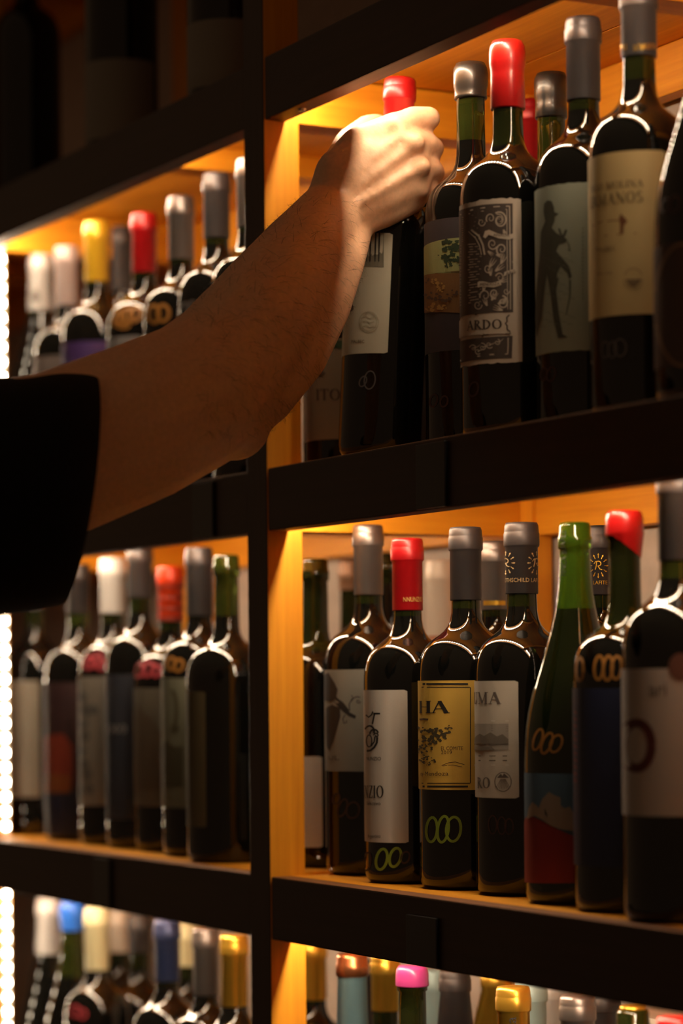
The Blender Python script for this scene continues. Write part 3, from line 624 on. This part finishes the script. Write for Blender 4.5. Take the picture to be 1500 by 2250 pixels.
Bottle('black wax-dipped green bottle behind, between red wax and tall grey capsule', 1210, 165, .170, UP, cap='black', caplen=.037, neck='neck', fill=.76)
Bottle('thin slice of red-capsuled bottle furthest back on the upper shelf', 1166, 222, .225, UP, cap='red', caplen=.075)
b = Bottle('matt grey-capsuled bottle with grey-green figure label, upper shelf', 1280, 43, .080, UP, R=.0378, cap='gray', caplen=.0625)
lb = b.label(1360, 402, 771, paper('greygreen', (.36, .38, .29)), xm=1250, deckle=.0003)
A = Art(b, 1)
A.pxpoly([(1195, 448), (1203, 440), (1212, 442), (1217, 455), (1218, 466), (1228, 470), (1219, 476), (1218, 487), (1212, 500), (1222, 512), (1236, 520), (1246, 526), (1240, 534), (1228, 536), (1222, 552), (1236, 568), (1250, 585), (1256, 608), (1250, 614), (1246, 600), (1232, 585), (1224, 600), (1222, 640), (1228, 690), (1236, 735), (1248, 741), (1226, 742), (1216, 700), (1210, 650), (1202, 600), (1196, 640), (1190, 700), (1180, 742), (1175, 700), (1180, 620), (1186, 560), (1188, 510), (1198, 486), (1194, 466)])
A.ribbon([(1244, 505), (1240, 515), (1236, 524)], 5); A.ribbon([(1228, 502), (1232, 514), (1238, 522)], 4); A.ribbon([(1228, 536), (1246, 530), (1250, 540), (1252, 552), (1247, 548)], 2)
A.ribbon([(1226, 610), (1222, 630), (1214, 650)], 3); A.ribbon([(1252, 615), (1252, 650), (1244, 690)], 4, 2)
A.done('figure_print', mat('figure_ink', (.045, .045, .03), .6), lb)
A = Art(b, 1)
for k in range(40): x, y = 1182 + (k * 37) % 70, 560 + (k * 61) % 180; A.ribbon([(x, y), (x + 6, y - 4 + k % 7), (x + 12, y + 2)], 1.2)
for k in range(18): A.ribbon([(1280, 500 + k * 9), (1280, 505 + k * 9)], 2)
A.done('sketch_lines', mat('sketch_ink', (.14, .145, .11), .6), lb)
scribble(b, [(1194, 822, 7, 14, 10), (1210, 822, 9, 16, 15)], 'dim', 4); 

b = Bottle('tallest bottle with long grey capsule and cream label showing a small standing man', 1402, -35, .070, UP, R=.0378, cap='gray', caplen=.0545)
A = Art(b, 1); small(A, 'SALTA.ARGENTINA', 1391, 1440, 112, 99, -3); small(A, 'OLI', 1362, 1376, 109, 97); A.done('gold_lettering', CAPS['gold'], b.capo)
lb = b.label(1462, 330, 690, paper('straw', (.78, .56, .24)), xm=1400)
A = Art(b, 1); serif(A, 'NGO MOLINA', 1299, 1413, 424, 409, -14); A.done('lettering', mat('ink_bronze', (.16, .11, .05), .5), lb)
A = Art(b, 1); serif(A, 'ERMANOS', 1297, 1413, 460, 436, -16)
A.done('lettering', mat('ink_bronze', (.16, .11, .05), .5), lb)
A = Art(b, 1); A.pxpoly([(1361, 474), (1366, 470), (1367, 474), (1374, 480), (1378, 487), (1373, 492), (1370, 495), (1369, 514), (1362, 514), (1362, 492), (1360, 484)])
A.ribbon([(1361, 484), (1340, 485), (1318, 488), (1302, 497)], 2); A.ribbon([(1398, 513), (1360, 515), (1330, 518), (1300, 525)], 1.8)
A.done('man_print', mat('ink_rust', (.17, .06, .02), .6), lb)
A = Art(b, 1); small(A, 'MALBEC', 1309, 1352, 554, 544, -4); small(A, 'SALTA', 1311, 1345, 605, 599, -2); A.pxpoly([(1373, 614), (1410, 613), (1404, 622), (1393, 631), (1384, 628)]); A.ribbon(ell(1391, 612, 20, 22, 20, 160, 12), 1.5); A.ribbon(ell(1391, 614, 21, 22, 180, 360, 12), 1.2)
A.done('small_print', mat('ink_umber', (.20, .13, .06), .6), lb)
scribble(b, [(1329, 768, 8, 18, 0), (1345, 768, 9, 18, 4), (1362, 764, 13, 19, 0)], 'white', 3)

b = Bottle('dark sloping bottle cut off by the right picture edge, upper shelf', 1562, -60, .055, UP, kind='burg', R=.0412, cap='dark', caplen=.06)
lb = b.label(1640, 535, 805, paper('oxblood', (.075, .04, .03), .5), xm=1470)
A = Art(b, 1); A.ribbon(ell(1500, 670, 62, 134, 0, 360, 36), 7); A.done('oval_border', mat('print_tan', (.20, .12, .07), .5), lb)
scribble(b, [(1462, 452, 11, 16, 10), (1482, 448, 12, 18, 10)], 'dim', 5)

# ================= upper shelf, left bay
b = Bottle('white-capsuled sloping bottle nearest the upper light strip', 88, 562, .080, UP, kind='burg', R=.0385, cap='white', caplen=.064)
A = Art(b, 1); A.pxpoly(ell(78, 652, 9, 14)[:-1]); A.done('dark_seal', GREYINK, b.capo)
b = Bottle('pinkish white capsule, second bottle from the upper light strip', 146, 544, .080, UP, R=.0382, cap='pinkwhite', caplen=.066)
b.label(190, 782, 960, paper('pinkgrey', (0.240, 0.186, 0.168)), xm=110)
b = Bottle('yellow-capsuled bottle with purple label, upper shelf left', 211, 488, .080, UP, R=.0385, cap='yellow', caplen=.066)
lb = b.label(250, 750, 940, paper('purple', (0.066, 0.021, 0.156)), xm=180)
A = Art(b, 1); small(A, 'LA', 160, 186, 811, 790); A.done('lettering', paper('lilac', (0.360, 0.300, 0.420)), lb)
Bottle('narrow grey capsule behind, between yellow and red capsules, upper shelf left', 269, 499, .165, UP, R=.036, cap='gray', caplen=.075)
b = Bottle('bright red capsule with orange price scrawl, upper shelf left', 316, 471, .080, UP, R=.0395, cap='red', caplen=.062)
b.label(309, 738, 950, paper('greywhite', (0.312, 0.282, 0.276)), xm=280)
scribble(b, [(262, 700, 10, 17, 20), (278, 694, 12, 18, 20), (297, 690, 11, 16, 20), (270, 712, 14, 8, 0)], 'orange', 8)
b = Bottle('silver-rose capsule, fourth from the dark post, orange ring mark on its shoulder', 397, 434, .080, UP, R=.0392, cap='silver', caplen=.064)
scribble(b, [(338, 690, 12, 19, 0), (358, 688, 13, 18, 0)], 'orange', 8)
b = Bottle('charcoal capsule second from the dark post on the upper shelf left', 475, 383, .080, UP, R=.0390, cap='gray', caplen=.064)
scribble(b, [(405, 685, 12, 20, 20), (420, 678, 9, 16, 20)], 'white', 7)
Bottle('silver capsule half hidden against the dark post, upper shelf left', 549, 350, .078, UP, R=.0380, cap='silver', caplen=.066)

# ================= middle shelf, left bay
b = Bottle('beige-labelled bottle nearest the middle light strip, neck behind the sleeve', 75, 1245, .080, LO, kind='bdx', R=.0385, cap='gray', caplen=.05)
b.label(88, 1496, 1752, paper('beige', (0.276, 0.228, 0.168)), xm=60)
b = Bottle('bottle with maroon label glowing red-orange, second from the middle light strip', 171, 1240, .080, LO, R=.0385, cap='dark', caplen=.055, neck='neck')
lb = b.label(200, 1500, 1835, paper('maroon', (0.045, 0.012, 0.013)), xm=130)
A = Art(b, 1); A.pxpoly([(80, 1640), (95, 1622), (112, 1615), (140, 1612), (160, 1640), (160, 1700), (155, 1742), (82, 1742)]); A.done('orange_print', paper('emberred', (0.300, 0.036, 0.012)), lb)
A = Art(b, 2); A.pxpoly([(82, 1712), (110, 1700), (155, 1704), (155, 1742), (82, 1742)]); A.done('ember_print', paper('ember', (0.300, 0.078, 0.012)), lb)
A = Art(b, 2); A.pxpoly([(80, 1744), (100, 1738), (125, 1744), (170, 1738), (170, 1835), (80, 1835)]); A.done('blue_print', paper('nightblue', (0.011, 0.012, 0.042)), lb)
b = Bottle('white-capsuled bottle with black printed white label, middle shelf left', 246, 1228, .080, LO, R=.0372, cap='white', caplen=.059)
lb = b.label(300, 1487, 1770, paper('offwhite', (0.336, 0.288, 0.234)), xm=200)
A = Art(b, 1); rn_ = random.Random(9)
for (x, y) in ((182, 1530), (188, 1560), (180, 1590), (186, 1620), (178, 1650), (184, 1680), (176, 1740), (196, 1735), (205, 1560), (192, 1700)):
    A.pxpoly([(x + rn_.uniform(6, 15) * math.cos(t), y + rn_.uniform(8, 19) * math.sin(t)) for t in [k * math.tau / 9 for k in range(9)]])
A.done('black_print', GREYINK, lb)
scribble(b, [(196, 1456, 9, 14, 20), (212, 1452, 9, 15, 30), (222, 1462, 8, 10, 0)], 'pink', 8)
b = Bottle('tallest grey capsule with navy label and small white letters, middle shelf left', 307, 1197, .080, LO, R=.0376, cap='gray', caplen=.056)
lb = b.label(360, 1482, 1800, paper('slateblue', (0.027, 0.030, 0.045)), xm=262)
A = Art(b, 1); small(A, '1303', 236, 278, 1611, 1592); A.done('lettering', paper('letterwhite', (0.372, 0.348, 0.330)), lb)
b = Bottle('orange-red banded capsule with mountain photo label, middle shelf left', 374, 1246, .085, LO, R=.0385, cap='orange', caplen=.056)
for y in (1290, 1314, 1338, 1360):
    A = Art(b, 1); A.rect(342, y - 4, 406, y + 3); A.done('dark_band', mat('band_maroon', (.20, .02, .01), .5), b.capo)
lb = b.label(420, 1512, 1772, paper('taupe', (0.180, 0.150, 0.108)), xm=320)
A = Art(b, 1); A.pxpoly([(285, 1640), (296, 1580), (305, 1545), (318, 1570), (330, 1575), (345, 1600), (372, 1620), (372, 1735), (285, 1735)]); A.done('mountain_print', mat('print_umber', (.10, .07, .045), .6), lb)
scribble(b, [(305, 1472, 11, 15, 20), (325, 1470, 11, 16, 25), (343, 1474, 9, 12, 10)], 'pink', 8)
b = Bottle('steel grey capsule with pale green-white label, second from the dark post, middle shelf', 437, 1204, .076, LO, R=.0388, cap='gray', caplen=.068)
lb = b.label(470, 1490, 1775, paper('palegreen', (0.240, 0.228, 0.150)), xm=385)
A = Art(b, 1); A.pxpoly([(354, 1650), (365, 1625), (380, 1640), (402, 1640), (402, 1728), (354, 1728)]); A.ribbon(ell(378, 1560, 10, 40, 100, -60), 9); A.pxpoly(ell(384, 1600, 10, 9)[:-1]); A.done('dark_print', mat('print_moss', (.07, .06, .03), .6), lb)
scribble(b, [(376, 1458, 9, 13, 10), (392, 1462, 10, 13, 20)], 'orange', 7)
b = Bottle('dark olive bottle without capsule, narrow khaki label, touching the dark post, middle shelf', 497, 1219, .060, LO, R=.0400, cap=None, neck='neck', fill=.80)
b.label(452, 1520, 1817, paper('khaki', (0.156, 0.132, 0.066)), xm=430)
b = Bottle('bottle hidden behind the dark post showing a dim plum label', 588, 1215, .150, LO, R=.038, cap='redwax', caplen=.05)
b.label(640, 1665, 1872, paper('plum', (0.072, 0.036, 0.033)), xm=530)

# ================= lowest shelf, left bay
Bottle('white-capsuled bottle nearest the lowest light strip', 106, 1976, .080, BOT, kind='burg', R=.0362, cap='white', caplen=.062)
Bottle('bottle with bright blue wax top and green neck, lowest shelf', 158, 1985, .080, BOT, kind='burg', R=.0362, cap='blue', caplen=.030, neck='neck', fill=.72)
b = Bottle('cream-capsuled bottle in the lowest shelf front row', 212, 1996, .080, BOT, R=.0362, cap='cream', caplen=.067)
scribble(b, [(165, 2222, 10, 12, 20), (180, 2228, 9, 10, 0)], 'pink', 6)
Bottle('beige capsule right behind the cream capsule, lowest shelf', 262, 2001, .175, BOT, R=.0362, cap='beige', caplen=.048)
Bottle('grey capsule in the back left of the navy capsule, lowest shelf', 306, 2010, .160, BOT, R=.0362, cap='gray', caplen=.042)
Bottle('navy-capsuled bottle with silver rim on the lowest shelf', 367, 2023, .080, BOT, R=.0375, cap='navy', caplen=.062)
Bottle('pale yellow capsule behind, between navy and silver capsules', 411, 2030, .170, BOT, R=.0362, cap='cream', caplen=.046)
Bottle('bright silver capsule left of the gold one, lowest shelf', 452, 2041, .085, BOT, R=.0375, cap='silver', caplen=.066)
Bottle('gold-capsuled bottle touching the dark post, lowest shelf', 514, 2056, .070, BOT, R=.0375, cap='gold', caplen=.068)
# ================= lowest shelf, right bay
Bottle('gold capsule mostly hidden behind the bright post, lowest shelf', 688, 2062, .160, BOT, cap='gold', caplen=.060)
b = Bottle('metallic blue capsule with copper top, lowest shelf', 773, 2098, .080, BOT, cap='paleblue', caplen=.075)
cp = [(b.h - .019, .0132), (b.h - .0185, .0147), (b.h - .009, .0149), (b.h - .0075, .0142), (b.h - .002, .0139), (b.h + .0012, .0128), (b.h + .0016, .007)]
lathe('copper_top', cp, b.root, (CAPS['copper'],))
Bottle('dark capsule in shadow behind the blue and copper capsule', 815, 2110, .225, BOT, cap='dark', caplen=.09, R=.037)
Bottle('tall gold capsule at the back between blue and magenta tops', 846, 2096, .14, BOT, cap='gold', caplen=.052, R=.036)
Bottle('green bottle topped with magenta wax, lowest shelf', 905, 2124, .075, BOT, cap='magenta', caplen=.0165, neck='neckdark', fill=.80)
Bottle('pale teal capsule behind the magenta-topped bottle', 951, 2130, .190, BOT, cap='teal', caplen=.065, R=.036)
Bottle('dark pewter capsule right of the magenta-topped bottle, lowest shelf', 999, 2131, .140, BOT, cap='dark', caplen=.08, R=.037)
Bottle('amber-gold capsule slice at the back, left of the gold lettered capsule', 1088, 2125, .240, BOT, cap='gold', caplen=.085, R=.036)
b = Bottle('gold capsule with black lettering on its side, lowest shelf', 1127, 2169, .070, BOT, cap='gold', caplen=.066)
A = Art(b, 1); small(A, 'Alta', 1112, 1134, 2290, 2234, rot=True); A.done('lettering', INK, b.capo)
Bottle('pale teal capsule behind the gold lettered capsule', 1166, 2152, .175, BOT, cap='teal', caplen=.060, R=.036)
Bottle('white capsule at the back between teal and silver capsules', 1214, 2150, .240, BOT, cap='white', caplen=.085, R=.036)
Bottle('satin silver capsule in the front row, lowest shelf right', 1268, 2188, .080, BOT, cap='silver', caplen=.062, R=.0372)
Bottle('black capsule in shadow behind the satin silver capsule, lowest shelf right', 1325, 2172, .170, BOT, cap='dark', caplen=.085, R=.036)
b = Bottle('dark green bottle with a gold disc top, lowest shelf right', 1390, 2216, .080, BOT, cap=None, neck='neckdark', fill=.83, R=.0372)
lathe('gold_disc', [(b.h - .0012, .0095), (b.h + .0012, .0098), (b.h + .0022, .0085)], b.root, (CAPS['gold'],))
Bottle('red capsule at the bottom right corner of the picture', 1484, 2236, .055, BOT, cap='red', caplen=.06)

# carton at the back of the lowest shelf
c0 = on_y(1452, 2215, .235); hgt = c0.z - BOT
ct = empty('white_carton', (c0.x + .02, .235, BOT)); tag(ct, 'white carton at the back of the lowest shelf, bottom right', 'box')
CART = mat('carton_white', (.62, .55, .46), .6)
o = box('body', -.045, .045, -.04, .04, 0, hgt - .012, ct, (CART,)); o = box('lid', -.047, .047, -.042, .042, hgt - .0115, hgt, ct, (CART,)); o.rotation_euler = (0, .03, 0)

# ================= dark shelf above
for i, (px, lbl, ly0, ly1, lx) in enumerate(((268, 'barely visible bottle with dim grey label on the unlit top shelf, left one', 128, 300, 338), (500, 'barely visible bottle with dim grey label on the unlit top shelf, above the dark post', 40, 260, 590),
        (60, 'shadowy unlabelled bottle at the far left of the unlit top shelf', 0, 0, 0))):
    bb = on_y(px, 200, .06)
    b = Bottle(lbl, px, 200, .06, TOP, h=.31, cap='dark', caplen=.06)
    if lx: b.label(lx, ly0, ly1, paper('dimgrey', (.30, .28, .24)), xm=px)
#=PERSON=
# ================= the reaching arm
def Pn(px, py, Z): return P(px, py, Z)
ZB = depth_of(HELD.M @ Vector((0, 0, HELD.h * .8)))       # distance of the held neck
def capsule(bm, a, b, ra, rb, seg=14, rings=5):
    ax = (b - a); L = ax.length
    if L < 1e-6: ax = Vector((0, 0, 1))
    ax = ax.normalized(); s = ax.orthogonal().normalized(); t = ax.cross(s); prof = []
    for k in range(rings + 1):
        an = math.pi / 2 * (1 - k / rings); prof.append((-math.sin(an) * ra, math.cos(an) * ra))
    for k in range(rings + 1):
        an = math.pi / 2 * k / rings; prof.append((L + math.sin(an) * rb, math.cos(an) * rb))
    rows = []
    for (z, r) in prof:
        rows.append([bm.verts.new(a + ax * z + (s * math.cos(i * math.tau / seg) + t * math.sin(i * math.tau / seg)) * max(r, 1e-5)) for i in range(seg)])
    for i in range(len(rows) - 1):
        for j in range(seg): bm.faces.new((rows[i][j], rows[i][(j + 1) % seg], rows[i + 1][(j + 1) % seg], rows[i + 1][j]))
    bm.faces.new(rows[0][::-1]); bm.faces.new(rows[-1])
def chain(bm, pts):           # (px, py, distance, radius in pixels)
    q = [(P(x, y, z), r * z / F) for (x, y, z, r) in pts]
    for (a, ra), (b, rb) in zip(q, q[1:]):
        n = max(1, int((b - a).length / .03))
        for k in range(n):
            capsule(bm, a.lerp(b, k / n), a.lerp(b, (k + 1) / n), ra + (rb - ra) * k / n, ra + (rb - ra) * (k + 1) / n)
bm = bmesh.new(); H = ZB
ARM = [(-230, 1050, 1.95, 180), (-120, 1035, 1.965, 185), (120, 1000, 2.00, 184), (300, 930, 2.03, 176), (430, 868, 2.06, 164), (500, 805, 2.085, 152), (555, 735, 2.10, 143), (610, 650, 2.125, 125), (660, 570, 2.155, 103), (700, 508, 2.185, 84), (728, 465, H - .062, 72)]
chain(bm, ARM)
chain(bm, [(430, 868, 2.06, 150), (480, 890, 2.07, 122), (512, 930, 2.08, 84)])                        # elbow point
chain(bm, [(470, 900, 2.07, 120), (560, 850, 2.09, 96), (640, 770, 2.11, 84), (700, 670, 2.14, 72), (745, 580, 2.17, 56), (772, 520, H - .055, 44)])   # ulna side
# palm: five rays of the hand
W0 = (738, 440, H - .060, 66)
chain(bm, [W0, (760, 390, H - .058, 72), (800, 360, H - .056, 66)])
chain(bm, [(745, 385, H - .055, 52), (790, 325, H - .056, 48), (868, 283, H - .050, 38)])              # index metacarpal
chain(bm, [(750, 420, H - .058, 52), (815, 362, H - .060, 48), (903, 318, H - .055, 35)])
chain(bm, [(758, 450, H - .058, 50), (830, 402, H - .058, 46), (915, 370, H - .052, 33)])
chain(bm, [(768, 474, H - .056, 46), (840, 440, H - .054, 46), (912, 420, H - .045, 33)])
chain(bm, [(786, 480, H - .055, 42), (846, 458, H - .050, 42), (905, 440, H - .040, 31)])              # heel of the hand, little finger side
chain(bm, [(792, 488, H - .060, 26), (800, 494, H - .058, 22)])                                        # wrist bone
for a, c in (((750, 400), (886, 300)), ((756, 435), (908, 345)), ((766, 462), (913, 396))): chain(bm, [(a[0], a[1], H - .058, 52), ((a[0] + c[0]) / 2, (a[1] + c[1]) / 2, H - .0575, 49), (c[0], c[1], H - .050, 36)])   # flesh between
# fingers: knuckle, middle joint, end joint, tip
FING = [[(868, 283, H - .050, 33), (905, 262, H - .050, 29), (941, 260, H - .044, 27), (943, 263, H - .012, 24), (925, 268, H + .018, 22), (896, 272, H + .030, 19)],
        [(903, 318, H - .055, 32), (938, 318, H - .042, 27), (952, 326, H - .030, 25), (948, 328, H - .004, 23), (925, 330, H + .022, 21), (896, 333, H + .031, 18)],
        [(915, 370, H - .052, 31), (945, 372, H - .038, 27), (955, 380, H - .024, 24), (950, 380, H + .002, 23), (925, 384, H + .024, 21), (898, 386, H + .033, 18)],
        [(912, 422, H - .044, 29), (940, 418, H - .032, 25), (948, 424, H - .018, 22), (943, 424, H + .004, 21), (922, 428, H + .024, 19), (900, 430, H + .034, 16)]]
for f in FING: chain(bm, f)
chain(bm, [(752, 372, H - .045, 50), (772, 318, H - .020, 40), (806, 280, H + .012, 28), (830, 272, H + .028, 23)])     # thumb round the far side
for (x, y, z, r) in ((872, 280, H - .061, 24), (908, 316, H - .067, 22), (922, 368, H - .064, 21), (918, 420, H - .054, 19)): chain(bm, [(x, y, z, r), (x + 6, y - 2, z, r)])   # knuckles
for a, c in (((762, 400), (885, 292)), ((770, 425), (905, 322)), ((778, 452), (915, 372))):   # tendons
    chain(bm, [(a[0], a[1], H - .0795, 8), ((a[0] + c[0]) / 2, (a[1] + c[1]) / 2, H - .0765, 9), (c[0], c[1], H - .066, 13)])
me = bpy.data.meshes.new('arm'); bm.to_mesh(me); bm.free()
tmp = bpy.data.objects.new('arm_tmp', me); COL.objects.link(tmp)
rm = tmp.modifiers.new('r', 'REMESH'); rm.mode = 'VOXEL'; rm.voxel_size = .0024
sm = tmp.modifiers.new('s', 'SMOOTH'); sm.factor = .5; sm.iterations = 14
dg = bpy.context.evaluated_depsgraph_get(); nm = bpy.data.meshes.new_from_object(tmp.evaluated_get(dg)); bpy.data.objects.remove(tmp)
person = empty('person', tuple(P(-150, 1040, 1.96))); tag(person, 'person in a black short-sleeved shirt reaching into the upper shelf with one hand', 'person')
SKIN = mat('skin', (.84, .49, .29), .50, bump=.35, bscale=260, var=.14, sss=.12)
nm.materials.clear()
nm.transform(Matrix.Translation(-person.location))
arm = link('arm', nm, person, (SKIN,), True)
# sleeve: rings from hem to shoulder given by their top and bottom edge
CLOTH = mat('black_cotton', (.006, .006, .0065), .9, bump=.4, bscale=700, spec=.2)
RG = [(208, 822, 138, 1322, 34, 2.00, .092), (170, 826, 95, 1330, 34, 1.99, .094), (120, 826, 45, 1338, 30, 1.985, .095), (60, 840, -15, 1345, 30, 1.98, .096), (-40, 838, -110, 1352, 30, 1.975, .098), (-160, 842, -230, 1365, 30, 1.96, .10), (-300, 850, -360, 1380, 30, 1.945, .10), (-430, 862, -470, 1390, 30, 1.93, .10), (-520, 920, -540, 1330, 20, 1.92, .08)]
vv, ff = [], []; NS = 40; rn_ = random.Random(3)
for i, (tx, ty, bx, by, bul, z, dh) in enumerate(RG):
    for k in range(NS):
        a = k * math.tau / NS; c_, s_ = math.cos(a), math.sin(a)
        x = (tx + bx) / 2 + (tx - bx) / 2 * c_ + bul * max(s_, 0) - 10 * max(-s_, 0); y = (ty + by) / 2 + (ty - by) / 2 * c_
        wv = 1 + .012 * math.sin(3 * a + i * 1.7) + .008 * math.sin(7 * a - i)
        vv.append(P(x, y, z - dh * s_ * wv) - person.location)
for i in range(len(RG) - 1):
    for k in range(NS): j = (k + 1) % NS; ff.append((i * NS + k, i * NS + j, (i + 1) * NS + j, (i + 1) * NS + k))
ff.append(tuple((len(RG) - 1) * NS + k for k in range(NS)))
sl = raw('sleeve', vv, ff, person, (CLOTH,), True)
so = sl.modifiers.new('solid', 'SOLIDIFY'); so.thickness = .003; so.offset = -1
ss = sl.modifiers.new('sub', 'SUBSURF'); ss.levels = 1; ss.render_levels = 2

# fine dark hair on the forearm
rn_ = random.Random(11); cand = [p for p in arm.data.polygons]
hv, hf = [], []; dirw = (P(500, 860, 2.08) - P(735, 455, H - .06)).normalized(); cnt = 0
while cnt < 5000:
    p = rn_.choice(cand); c = p.center + person.location; d = depth_of(c); rel = c - CAM
    px_ = PX + rel.dot(R_) / d * F; py_ = PY - rel.dot(U_) / d * F; cnt += 1
    if not (430 < px_ < 810 and 430 < py_ < 960): continue
    n = p.normal; t = (dirw * -.35 + Vector((0, 0, -.6)) + Vector((rn_.uniform(-.5, .5), rn_.uniform(-.5, .5), rn_.uniform(-.3, .3)))); t = (t - n * t.dot(n)).normalized(); w = n.cross(t) * .00011; L = rn_.uniform(.007, .014)
    q = [p.center - n * .0004, p.center + t * L * .5 + n * L * .22, p.center + t * L + n * L * .26]; i = len(hv)
    for k, r in ((0, 1), (1, .8), (2, .15)): hv += [q[k] - w * r, q[k] + w * r]
    hf += [(i, i + 1, i + 3, i + 2), (i + 2, i + 3, i + 5, i + 4)]
hr = raw('arm_hair', hv, hf, person, (mat('hair_brown', (.035, .018, .010), .6),)); hr['kind'] = 'stuff'
